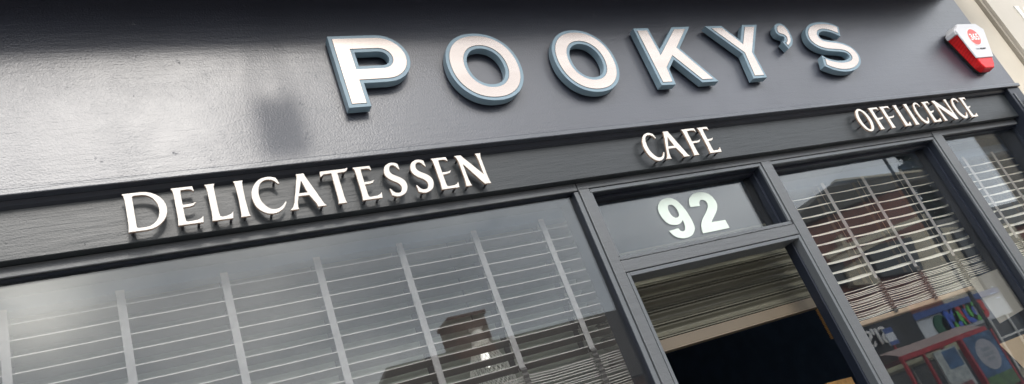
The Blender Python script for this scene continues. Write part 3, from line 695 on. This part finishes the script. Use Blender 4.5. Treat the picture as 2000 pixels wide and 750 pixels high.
# paper notice and tan card taped inside the right window
pn = [U(*p, .085) for p in ((1905, 545), (1990, 520), (2030, 590), (1955, 625))]
xs = sorted(p[0] for p in pn)
nt_ = thing('paper_notice', 'white paper notice with faint print inside the window right of the doorway', 'notice', (xs[0], .085, min(p[1] for p in pn)))
MB().prism([U(*p, .085) for p in ((1893, 547), (1948, 525), (2006, 600), (1953, 632))], .0850, .0858).build('sheet', M['paper'], nt_)
prn = MB()
for k, (w0, ww) in enumerate(((.45, .2), (.30, .45), (.38, .3))):
    A, B_, C_ = [Vector(U(*p, .084)) for p in ((1893, 547), (1948, 525), (1953, 632))]
    c = A.lerp(B_, w0) + (C_ - A) * (.30 + .12 * k); prn.box(c.x, c.x + ww * .10, .0842, .0849, c.y, c.y + .004)
prn.build('print', M['print_grey'], nt_)
tc_ = [U(*p, .086) for p in ((1952, 672), (2030, 640), (2070, 800), (2003, 722))]
ob = MB().prism(tc_, .0860, .0880).build('tan_card', M['cardboard']); recentre(ob, (tc_[0][0], .086, tc_[3][1])); tag(ob, 'tan card sheet leaning inside the window at the lower right', 'card')

# ================================================================== THE STREET (seen mirrored in the panes)
def structure(o): o['kind'] = 'structure'; return o
structure(MB().box(-400, 400, -400, 400, -.6, -.13).build('ground', M['grass_far']))
structure(MB().box(-90, 110, -12.3, -3.2, -.2, -.12).build('road', M['asphalt']))
structure(MB().box(-90, 110, -3.2, .2, -.2, 0).build('pavement', M['paving'], bevel=.02))
structure(MB().box(-90, 110, -40, -12.3, -.2, .0).build('far_pavement', M['paving'], bevel=.02))
ml = MB()
for k in range(-14, 18): ml.box(k * 6.0, k * 6.0 + 3.5, -7.85, -7.75, -.1195, -.116)
structure(ml.build('road_marking', M['line']))

YS = -15.9
def rp(pts, y=YS): return [RU(u, v, y) for u, v in pts]
# --- brown-roofed house mirrored in the left window
h1 = thing('tiled_house', 'brown tiled house across the street mirrored in the left window', 'house', (9, YS, 0))
yA = -16.5
e0 = RU(735, 745, yA); r0 = RU(790, 690, yA - 3); r1 = RU(1215, 598, yA - 3); 
zR = RU(1000, 642, yA - 3)[1]
print('h1', e0, r0, r1, zR)
x_l, x_r = e0[0] - .6, r1[0] + 4.5
rf = MB()
zE = zR - 3.0
rf.add([(x_l, yA, zE), (x_r, yA, zE), (x_r, yA - 4, zR), (x_l + 2.2, yA - 4, zR), (x_l, yA - 8, zE), (x_r, yA - 8, zE)], [(0, 1, 2, 3), (0, 3, 4), (4, 3, 2, 5), (1, 5, 2), (0, 4, 5, 1)])
rf.build('roof', M['brown_tile'], h1)
MB().box(x_l + .3, x_r - .3, yA - 7.7, yA - .3, 0, zE - .001).build('wall', M['brick2'], h1)
for k in range(5):
    xx = x_l + 1.4 + 2.4 * k
    for z0 in (.9,):
        w = MB().box(xx, xx + 1.3, yA - .32, yA - .27, z0, z0 + 1.3).build('window', M['white_upvc'], h1)
        MB().box(xx + .07, xx + .62, yA - .268, yA - .262, z0 + .07, z0 + 1.23).box(xx + .68, xx + 1.23, yA - .268, yA - .262, z0 + .07, z0 + 1.23).build('pane', M['win_dark'], w)
c0 = RU(885, 655, yA - 3.2); c1 = RU(953, 640, yA - 3.2); ct = RU(925, 611, yA - 3.2)[1]
ch = MB(); ch.box(c0[0], c1[0], yA - 4.3, yA - 3.2, zE + 1.2, ct - .12); ch.box(c0[0] - .06, c1[0] + .06, yA - 4.36, yA - 3.14, ct - .12, ct)
ch.build('chimney', M['brick2'], h1)

# --- brick house with cream bargeboards mirrored in the right window
h2 = thing('brick_house', 'red brick house with slate roof and cream bargeboards mirrored right of the doorway', 'house', (RU(1640, 560, YS)[0], YS, 0))
def col_down(p, z): return (p[0], z)
bt = rp([(1545, 455), (1582, 438), (1640, 413), (1700, 389), (1766, 364)])
MB().prism([(bt[0][0], 0)] + bt + [(bt[-1][0], 0)], YS, YS - 6).build('wall', M['brick'], h2)
MB().prism(rp([(1530, 452), (1566, 412), (1625, 358), (1700, 350), (1775, 341), (1850, 333), (1800, 352), (1766, 362), (1700, 387), (1640, 411), (1582, 436)], YS - .0), YS + .25, YS - 5).build('roof', M['slate'], h2)
rdg = rp([(1622, 357), (1700, 348), (1775, 339), (1852, 331), (1852, 334), (1700, 352), (1624, 361)]); MB().prism(rdg, YS + .3, YS + .05).build('ridge_tiles', M['cream'], h2)
b1 = rp([(1618, 492), (1651, 476), (1761, 434), (1806, 417), (1812, 427), (1765, 446), (1655, 487), (1622, 503)], YS + .8)
MB().prism(b1, YS + .8, YS + .7).build('bargeboard', M['cream'], h2)
b2 = rp([(1628, 500), (1690, 480), (1755, 449), (1758, 454), (1692, 489), (1632, 510)], YS + .75)
MB().prism(b2, YS + .68, YS + .6).build('bargeboard', M['cream'], h2)
MB().prism(rp([(1640, 460), (1646, 455), (1668, 490), (1661, 494)], YS + .3), YS + .3, YS + .02).build('timber_post', M['cream'], h2)
gb = rp([(1651, 522), (1689, 500), (1722, 552), (1672, 556)], YS + .3); MB().prism(gb, YS + .3, YS + .02).build('gable_panel', M['pebble'], h2)
MB().prism(rp([(1691, 483), (1782, 462), (1806, 524), (1725, 540)], YS + .2), YS + .2, YS + .02).build('window', M['win_dark'], h2)
MB().prism(rp([(1612, 515), (1648, 508), (1662, 550), (1634, 560)], YS + .2), YS + .2, YS + .02).build('window', M['win_dark'], h2)
MB().prism(rp([(1769, 371), (1778, 369), (1845, 470), (1836, 474)], YS + .1), YS + .25, YS + .1).build('downpipe', M['lamp_dark'], h2)

# --- dark shop with white letters under the brick house
cl_x = RU(1772, 470, YS)[0] - .02
h3 = thing('black_shop_sign', 'black shop fascia with white letters mirrored below the right blind', 'sign', (RU(1720, 660, YS)[0], YS + .6, 0))
sg = rp([(1655, 650), (1770, 605), (1800, 680), (1690, 715)], YS + .6); 
zs0 = (sg[2][1] + sg[3][1]) / 2; zs1 = (sg[0][1] + sg[1][1]) / 2
MB().box(sg[0][0] - 3, sg[1][0] + .2, YS + .6, YS + .1, zs0, zs1 + .25).build('board', M['black_sign'], h3)
MB().box(15.0, cl_x, YS + .40, YS + .02, .25, zs0 - .05).build('shop_window', M['win_dark'], h3)
for k in range(5): MB().box(cl_x - 7 + 1.5 * k, cl_x - 6.92 + 1.5 * k, YS + .46, YS + .401, .25, zs0 - .05).build('mullion', M['white_upvc'], h3)
MB().add([(15, YS + .61, zs0 - .02), (cl_x - .6, YS + .61, zs0 - .02), (cl_x - .6, YS + 1.5, zs0 - .42), (15, YS + 1.5, zs0 - .42), (15, YS + 1.5, zs0 - .50), (cl_x - .6, YS + 1.5, zs0 - .50)], [(0, 1, 2, 3), (3, 2, 5, 4)]).build('awning', M['awning'], h3)
def street_text(txt, pa, pb, h, yy, mat, parent, nm='lettering', bold=.02):
    a = RU(*pa, yy); b = RU(*pb, yy); cx_ = (a[0] + b[0]) / 2
    return text_mesh(txt, h, .04, cx_, yy, (a[1] + b[1]) / 2 - .36 * h, mat, parent, nm, facing=math.pi, bold=bold)
_hh = abs(RU(1698, 652, YS)[1] - RU(1707, 668, YS)[1])
street_text("SI'S", (1697, 662), (1731, 650), .78, YS + .66, M['print_white'], h3, bold=.010)
pst = rp([(1728, 641), (1743, 636), (1760, 668), (1745, 673)], YS + 1.2)
x_a, x_b = min(p[0] for p in pst), max(p[0] for p in pst); z_a, z_b = min(p[1] for p in pst), max(p[1] for p in pst)
pl = thing('street_notice', 'blue and white notice board on the bus shelter, mirrored beside the white letters', 'notice', (x_a, YS + 1.2, z_a))
MB().box(x_a, x_b, YS + 1.15, YS + 1.1, z_a, z_b).build('board', M['white_sign'], pl)
MB().box(x_a, x_b, YS + 1.16, YS + 1.1501, z_b - .3 * (z_b - z_a), z_b).box(x_a, x_b, YS + 1.16, YS + 1.1501, z_a, z_a + .22 * (z_b - z_a)).build('blue_band', M['blue_sign'], pl)
MB().box((x_a + x_b) / 2 - .04, (x_a + x_b) / 2 + .04, YS + 1.09, YS + 1.05, 0, z_a + .3).build('post', M['shelter_red'], pl)

# --- cream shop with the coloured sign
h4 = thing('cream_shop', 'cream rendered shop with a white sign of coloured letters, mirrored at the lower right', 'shop', (RU(1850, 600, YS)[0], YS, 0))
cw = rp([(1782, 455), (1825, 449), (1975, 640), (1900, 700), (1765, 612)])
cl, cr_ = RU(1772, 470, YS)[0], RU(1990, 520, YS)[0]
ctop = RU(1800, 452, YS)[1]
MB().prism([(cl, 0), (RU(1960, 560, YS)[0] + 3, 0), (RU(1960, 560, YS)[0] + 3, ctop - .6), (RU(1826, 449, YS)[0], ctop), (cl, ctop)], YS + .02, YS - 6).build('wall', M['cream'], h4)
MB().prism(rp([(1857, 450), (1895, 440), (1990, 590), (1950, 600)], YS + .1), YS + .15, YS + .03).build('side_bay', M['win_dark'], h4)
sl_ = RU(1797, 645, YS + .3); sr_ = RU(1928, 606, YS + .3)
szt, szb = RU(1860, 614, YS + .3)[1] + .20, RU(1866, 646, YS + .3)[1] - .05
print('sign', sl_, sr_, szt, szb)
MB().box(sl_[0], sr_[0] + 1.5, YS + .3, YS + .05, szb, szt).build('sign_panel', M['white_sign'], h4)
MB().box(sl_[0] - .3, sr_[0] + 1.6, YS + .45, YS + .06, szt + .001, szt + .22).build('sign_hood', M['blue_sign'], h4)
MB().box(cl + .2, sr_[0] + 1.6, YS + .26, YS + .04, .5, szb - .02).build('shop_window', M['win_dark'], h4)
fm = MB()
for k in range(8): fm.box(cl + .2 + 1.1 * k, cl + .28 + 1.1 * k, YS + .32, YS + .265, .4, szb - .02)
fm.box(cl + .2, sr_[0] + 1.6, YS + .33, YS + .266, szb - .75, szb - .68); fm.build('window_frame', M['white_upvc'], h4)
for txt, px, col in (('8', (1924, 612), 's_red'), ('O', (1912, 616), 's_green'), ('U', (1900, 620), 's_blue'), ('T', (1889, 625), 's_red'), ('A', (1879, 629), 's_green'), ('M', (1869, 632), 's_blue')):
    a = RU(*px, YS + .36); text_mesh(txt, .92, .05, a[0], YS + .37, (szt + szb) / 2 - .24, M[col], h4, 'coloured_letter', facing=math.pi, bold=.05)
for px, r, col in (((1847, 639), .40, 's_dgreen'), ((1857, 637), .28, 's_green')):
    a = RU(*px, YS + .36); MB().prism(circ((a[0], (szt + szb) / 2 - .05), r, 24), YS + .36, YS + .31).build('emblem', M[col], h4)

# --- bus shelter
yb_ = -12.6
shl = thing('bus_shelter', 'red framed bus shelter with a pale roof mirrored at the lower right', 'bus shelter', (RU(1850, 680, yb_)[0], yb_, 0))
sa = RU(1765, 707, yb_); sb2 = RU(1905, 645, yb_)
zs = (sa[1] + sb2[1]) / 2 + .06
x_0, x_1 = sa[0], sb2[0] + .4
print('shelter', x_0, x_1, zs)
rfm = MB(); n = 8
vs = []
for x in (x_0, x_1):
    for i in range(n + 1):
        t = i / n; vs.append((x, yb_ - 1.5 * t, zs + .30 * math.sin(math.pi * (t * .9 + .05))))
rfm.add(vs, [(i, i + 1, n + 2 + i, n + 1 + i) for i in range(n)]); rfm.build('roof', M['shelter_roof'], shl, smooth=True)
fr_ = MB(); fr_.box(x_0 - .05, x_1 + .05, yb_ - .02, yb_ + .08, zs - .10, zs + .04); fr_.box(x_0 - .05, x_1 + .05, yb_ - 1.58, yb_ - 1.48, zs - .10, zs + .04)
for xx in (x_0, RU(1812, 705, yb_)[0], x_1): fr_.box(xx - .04, xx + .04, yb_ - .02, yb_ + .06, 0, zs - .10); fr_.box(xx - .04, xx + .04, yb_ - 1.56, yb_ - 1.48, 0, zs - .10)
fr_.build('frame', M['shelter_red'], shl, bevel=.01)
pa, pb = RU(1822, 700, yb_)[0], RU(1868, 690, yb_)[0]
p1 = MB().box(pa, pb, yb_ + .085, yb_ + .15, .35, zs - .17).build('poster', M['poster_white'], shl)
MB().box(pa + .32, pb - .06, yb_ + .151, yb_ + .154, zs - .75, zs - .22).build('blue_print', M['poster_blue'], p1)
MB().box(pa + .15, pb - .12, yb_ + .151, yb_ + .154, .45, .85).build('red_print', M['poster_red'], p1)
pc, pd = RU(1890, 690, yb_)[0], RU(1942, 672, yb_)[0]
p2 = MB().box(pc, pd, yb_ + .085, yb_ + .15, .3, zs - .10).build('poster', M['poster_blue'], shl)
oc = ((pc + pd) / 2, zs - .72)
MB().prism([(oc[0] + .36 * (pd - pc) * math.cos(2 * math.pi * i / 28), oc[1] + .46 * math.sin(2 * math.pi * i / 28)) for i in range(28)], yb_ + .155, yb_ + .151).build('oval_print', M['oval'], p2)
for w_, z_ in ((.20, .15), (.24, .0), (.18, -.15)):
    MB().box(oc[0] - w_, oc[0] + w_, yb_ + .156, yb_ + .158, oc[1] + z_ - .05, oc[1] + z_ + .05).build('print_block', M['print_grey'], p2)
MB().box(pc, pd, yb_ + .151, yb_ + .154, .3, .72).build('green_print', M['poster_green'], p2)
for xx in (pc - .10, pd + .02): MB().box(xx, xx + .08, yb_ + .0, yb_ + .16, 0, zs - .105).build('poster_frame', M['shelter_red'], shl)
MB().box(x_0 + .4, x_1 - .4, yb_ - 1.3, yb_ - .95, .45, .50).build('bench', M['steel'], shl, bevel=.01)

# --- street lamp, tree, more roofs
px_ = RU(1742, 330, -13.2)
lc = thing('street_lamp', 'tall dark lamp column across the street mirrored right of the doorway', 'street lamp', (px_[0], -13.2, 0))
MB().tube([(px_[0], -13.2, 0), (px_[0], -13.2, 3), (px_[0], -13.2, 9.5)], .075, 10, r1=.05).build('column', M['lamp_dark'], lc, smooth=True)
MB().tube([(px_[0], -13.2, 9.4), (px_[0], -12.8, 9.7), (px_[0], -11.8, 9.85)], .035, 8).build('arm', M['lamp_dark'], lc)
MB().box(px_[0] - .13, px_[0] + .13, -11.9, -11.2, 9.8, 9.93).build('lantern', M['steel'], lc, bevel=.03)

def tree(x, y, h, rw, z0, label, n=11000):
    root = thing('conifer_tree', label, 'tree', (x, y, 0), 'trees beyond the houses')
    MB().tube([(x, y, 0), (x + .1, y, h * .4), (x, y, h * .96)], .22, 9, r1=.03).build('trunk', M['bark'], root)
    m = MB(); rnd = random.Random(int(x * 10))
    cl_ = [(rnd.uniform(0, 2 * math.pi), rnd.uniform(.04, .98), rnd.random()) for _ in range(150)]
    for i in range(n):
        a, t, q = rnd.choice(cl_); R_ = rw * (1 - t ** 1.6) * (.55 + .45 * q) + .15
        c = Vector((x + R_ * math.cos(a), y + R_ * math.sin(a), z0 + (h - z0) * t)) * 1 + Vector((rnd.gauss(0, .22), rnd.gauss(0, .22), rnd.gauss(0, .3)))
        d = Vector((rnd.uniform(-1, 1), rnd.uniform(-1, 1), rnd.uniform(-1, 1))).normalized(); e = d.cross(Vector((rnd.uniform(-1, 1), .3, 1))).normalized(); s = rnd.uniform(.16, .34)
        m.add([c - d * s, c + e * s * .5, c + d * s, c - e * s * .5], [(0, 1, 2, 3)])
    m.build('crown', M['leaf'], root)
tx = RU(1790, 330, -24)
tree(tx[0] + .6, -24, 17.5, 1.5, 1.0, 'slim dark conifer behind the street, mirrored beside the lamp column')

# far terrace filling the rest of the mirrored street
for k, (x0, x1, hz, mt, lab) in enumerate(((-34, -20, 5.2, 'brick2', 'brown brick terrace far left across the street'), (-18, -6, 4.6, 'brick', 'red brick low terrace across the street, left of the tiled house'), (34, 48, 5.6, 'brick', 'red brick terrace at the far right across the street'))):
    t = thing('terrace_house', lab, 'house', ((x0 + x1) / 2, -17, 0), 'plain terraces across the street')
    MB().box(x0, x1, -25, -17, 0, hz).build('wall', M[mt], t)
    MB().add([(x0 - .2, -16.7, hz), (x1 + .2, -16.7, hz), (x1 + .2, -21, hz + 2.2), (x0 - .2, -21, hz + 2.2), (x0 - .2, -25.3, hz), (x1 + .2, -25.3, hz)], [(0, 1, 2, 3), (3, 2, 5, 4), (0, 3, 4), (1, 5, 2)]).build('roof', M['slate'], t)
    for j in range(int((x1 - x0) // 3)):
        for za_, zb2 in ((1.0, 2.3), (3.3, 4.4)):
            w = MB().box(x0 + 1 + 3 * j, x0 + 2.2 + 3 * j, -17, -16.95, za_, zb2).build('window', M['white_upvc'], t)
            MB().box(x0 + 1.08 + 3 * j, x0 + 2.12 + 3 * j, -16.95, -16.94, za_ + .08, zb2 - .08).build('pane', M['win_dark'], w)

# ================================================================== LIGHT
sun_dir = Vector((.27, -2.04, 1.38)).normalized()      # towards the sun
elev = math.asin(sun_dir.z)
sd = bpy.data.lights.new('sun', 'SUN'); sd.energy = .85; sd.angle = rad(8); sd.color = (1, .95, .88)
so = bpy.data.objects.new('sun', sd); COL.objects.link(so); so.rotation_euler = sun_dir.to_track_quat('Z', 'Y').to_euler()
W = bpy.data.worlds.new('World'); SC.world = W; W.use_nodes = True; nt = W.node_tree
bg = nt.nodes['Background']; bg.inputs['Strength'].default_value = .098
sky = N(nt, 'ShaderNodeTexSky'); sky.sky_type = 'NISHITA'; sky.sun_disc = False; sky.sun_elevation = elev; sky.sun_rotation = math.atan2(sun_dir.x, sun_dir.y)
sky.dust_density = 3; sky.air_density = 1.2
tc = N(nt, 'ShaderNodeTexCoord'); mp = N(nt, 'ShaderNodeMapping'); mp.inputs['Scale'].default_value = (1, 1, 1.7)
nt.links.new(tc.outputs['Generated'], mp.inputs['Vector'])
n1 = N(nt, 'ShaderNodeTexNoise'); n1.inputs['Scale'].default_value = 2.6; n1.inputs['Detail'].default_value = 7; n1.inputs['Roughness'].default_value = .52
nt.links.new(mp.outputs['Vector'], n1.inputs['Vector'])
CLOUD = ramp(nt, n1.outputs['Fac'], [(.34, (7.2, 8.4, 9.8)), (.50, (11.0, 12.2, 13.6)), (.66, (18.5, 19.2, 20))])
# ramp colours above 1 are clipped by nothing in Cycles, keep them scaled anyway
for e in CLOUD.color_ramp.elements: e.color = (e.color[0] / 20, e.color[1] / 20, e.color[2] / 20, 1)
sc_ = N(nt, 'ShaderNodeVectorMath', operation='SCALE'); sc_.inputs['Scale'].default_value = 20; nt.links.new(CLOUD.outputs['Color'], sc_.inputs[0])
mx = N(nt, 'ShaderNodeMix', data_type='RGBA'); mx.inputs['Factor'].default_value = .88
nt.links.new(sky.outputs['Color'], mx.inputs['A']); nt.links.new(sc_.outputs['Vector'], mx.inputs['B'])
# sky glows: veiled sun and bright cloud, plus extra ones added to brighten surfaces
nz = N(nt, 'ShaderNodeVectorMath', operation='NORMALIZE'); nt.links.new(tc.outputs['Generated'], nz.inputs[0])
sx = N(nt, 'ShaderNodeSeparateXYZ'); nt.links.new(nz.outputs[0], sx.inputs[0])
wob = N(nt, 'ShaderNodeMath', operation='MULTIPLY_ADD'); nt.links.new(n1.outputs['Fac'], wob.inputs[0]); wob.inputs[1].default_value = .14; nt.links.new(sx.outputs['Z'], wob.inputs[2])
deck = N(nt, 'ShaderNodeMapRange', interpolation_type='SMOOTHSTEP'); deck.inputs['From Min'].default_value = .455; deck.inputs['From Max'].default_value = .60; nt.links.new(wob.outputs[0], deck.inputs['Value'])
def glow(direction, sharp, col, k, above=False):
    d = N(nt, 'ShaderNodeVectorMath', operation='DOT_PRODUCT'); nrm = N(nt, 'ShaderNodeVectorMath', operation='NORMALIZE')
    nt.links.new(tc.outputs['Generated'], nrm.inputs[0]); nt.links.new(nrm.outputs[0], d.inputs[0]); d.inputs[1].default_value = Vector(direction).normalized()
    mxm = N(nt, 'ShaderNodeMath', operation='MAXIMUM'); nt.links.new(d.outputs['Value'], mxm.inputs[0]); mxm.inputs[1].default_value = 0
    p = N(nt, 'ShaderNodeMath', operation='POWER'); nt.links.new(mxm.outputs[0], p.inputs[0]); p.inputs[1].default_value = sharp
    q = N(nt, 'ShaderNodeMath', operation='MULTIPLY'); nt.links.new(p.outputs[0], q.inputs[0]); nt.links.new(deck.outputs['Result'] if above else n1.outputs['Fac'], q.inputs[1])
    s = N(nt, 'ShaderNodeVectorMath', operation='SCALE'); s.inputs[0].default_value = col; nt.links.new(q.outputs[0], s.inputs['Scale'])
    s2 = N(nt, 'ShaderNodeVectorMath', operation='SCALE'); nt.links.new(s.outputs['Vector'], s2.inputs[0]); s2.inputs['Scale'].default_value = k
    return s2
g1_ = glow((.2, -2.04, 1.55), 30, (1, .95, .90), 42, True)
g4_ = glow((-.95, -2.04, 1.95), 20, (1, .95, .90), 128, True)  # bright sky added to lift the sheen on the near fascia
g5_ = glow((3.6, -2.1, 1.6), 9, (1, .98, .97), 24);  # bright sky added to lift the far end of the fascia
gx, gz = U(55, 585, .06)
g2_ = glow((gx, -(DW + .06), gz - CZ), 420, (1, .93, .82), 75)
g3_ = glow((.3, 1.0, .55), 2.2, (1, .97, .93), 72)  # extra glow behind the shop, added to light the houses opposite
a1 = N(nt, 'ShaderNodeVectorMath', operation='ADD'); a2 = N(nt, 'ShaderNodeVectorMath', operation='ADD')
nt.links.new(mx.outputs['Result'], a1.inputs[0]); nt.links.new(g1_.outputs['Vector'], a1.inputs[1])
nt.links.new(a1.outputs['Vector'], a2.inputs[0]); nt.links.new(g2_.outputs['Vector'], a2.inputs[1])
a3 = N(nt, 'ShaderNodeVectorMath', operation='ADD'); nt.links.new(a2.outputs['Vector'], a3.inputs[0]); nt.links.new(g3_.outputs['Vector'], a3.inputs[1])
prev = a3
for g_ in (g4_, g5_):
    a_ = N(nt, 'ShaderNodeVectorMath', operation='ADD'); nt.links.new(prev.outputs['Vector'], a_.inputs[0]); nt.links.new(g_.outputs['Vector'], a_.inputs[1]); prev = a_
nt.links.new(prev.outputs['Vector'], bg.inputs['Color'])

# ================================================================== CAMERA
cd = bpy.data.cameras.new('camera'); cam = bpy.data.objects.new('camera', cd); COL.objects.link(cam); SC.camera = cam
cd.sensor_width = 36; cd.lens = F / 2000 * 36; cd.clip_start = .05; cd.clip_end = 1500; cd.shift_y = -(375 - CY) / 2000
row = lambda i: Vector((R[i][0], R[i][2], -R[i][1]))
rt, dn_, fw = row(0), row(1), row(2)
cam.matrix_world = Matrix(((rt.x, -dn_.x, -fw.x, 0), (rt.y, -dn_.y, -fw.y, -DW), (rt.z, -dn_.z, -fw.z, CZ), (0, 0, 0, 1)))
SC.view_settings.view_transform = 'Standard'; SC.view_settings.look = 'None'; SC.view_settings.exposure = 0; SC.view_settings.gamma = 1
SC.cycles.max_bounces = 10; SC.cycles.transparent_max_bounces = 24; SC.cycles.glossy_bounces = 6
SC.cycles.use_denoising = True
SC.render.resolution_x = 1024; SC.render.resolution_y = 384
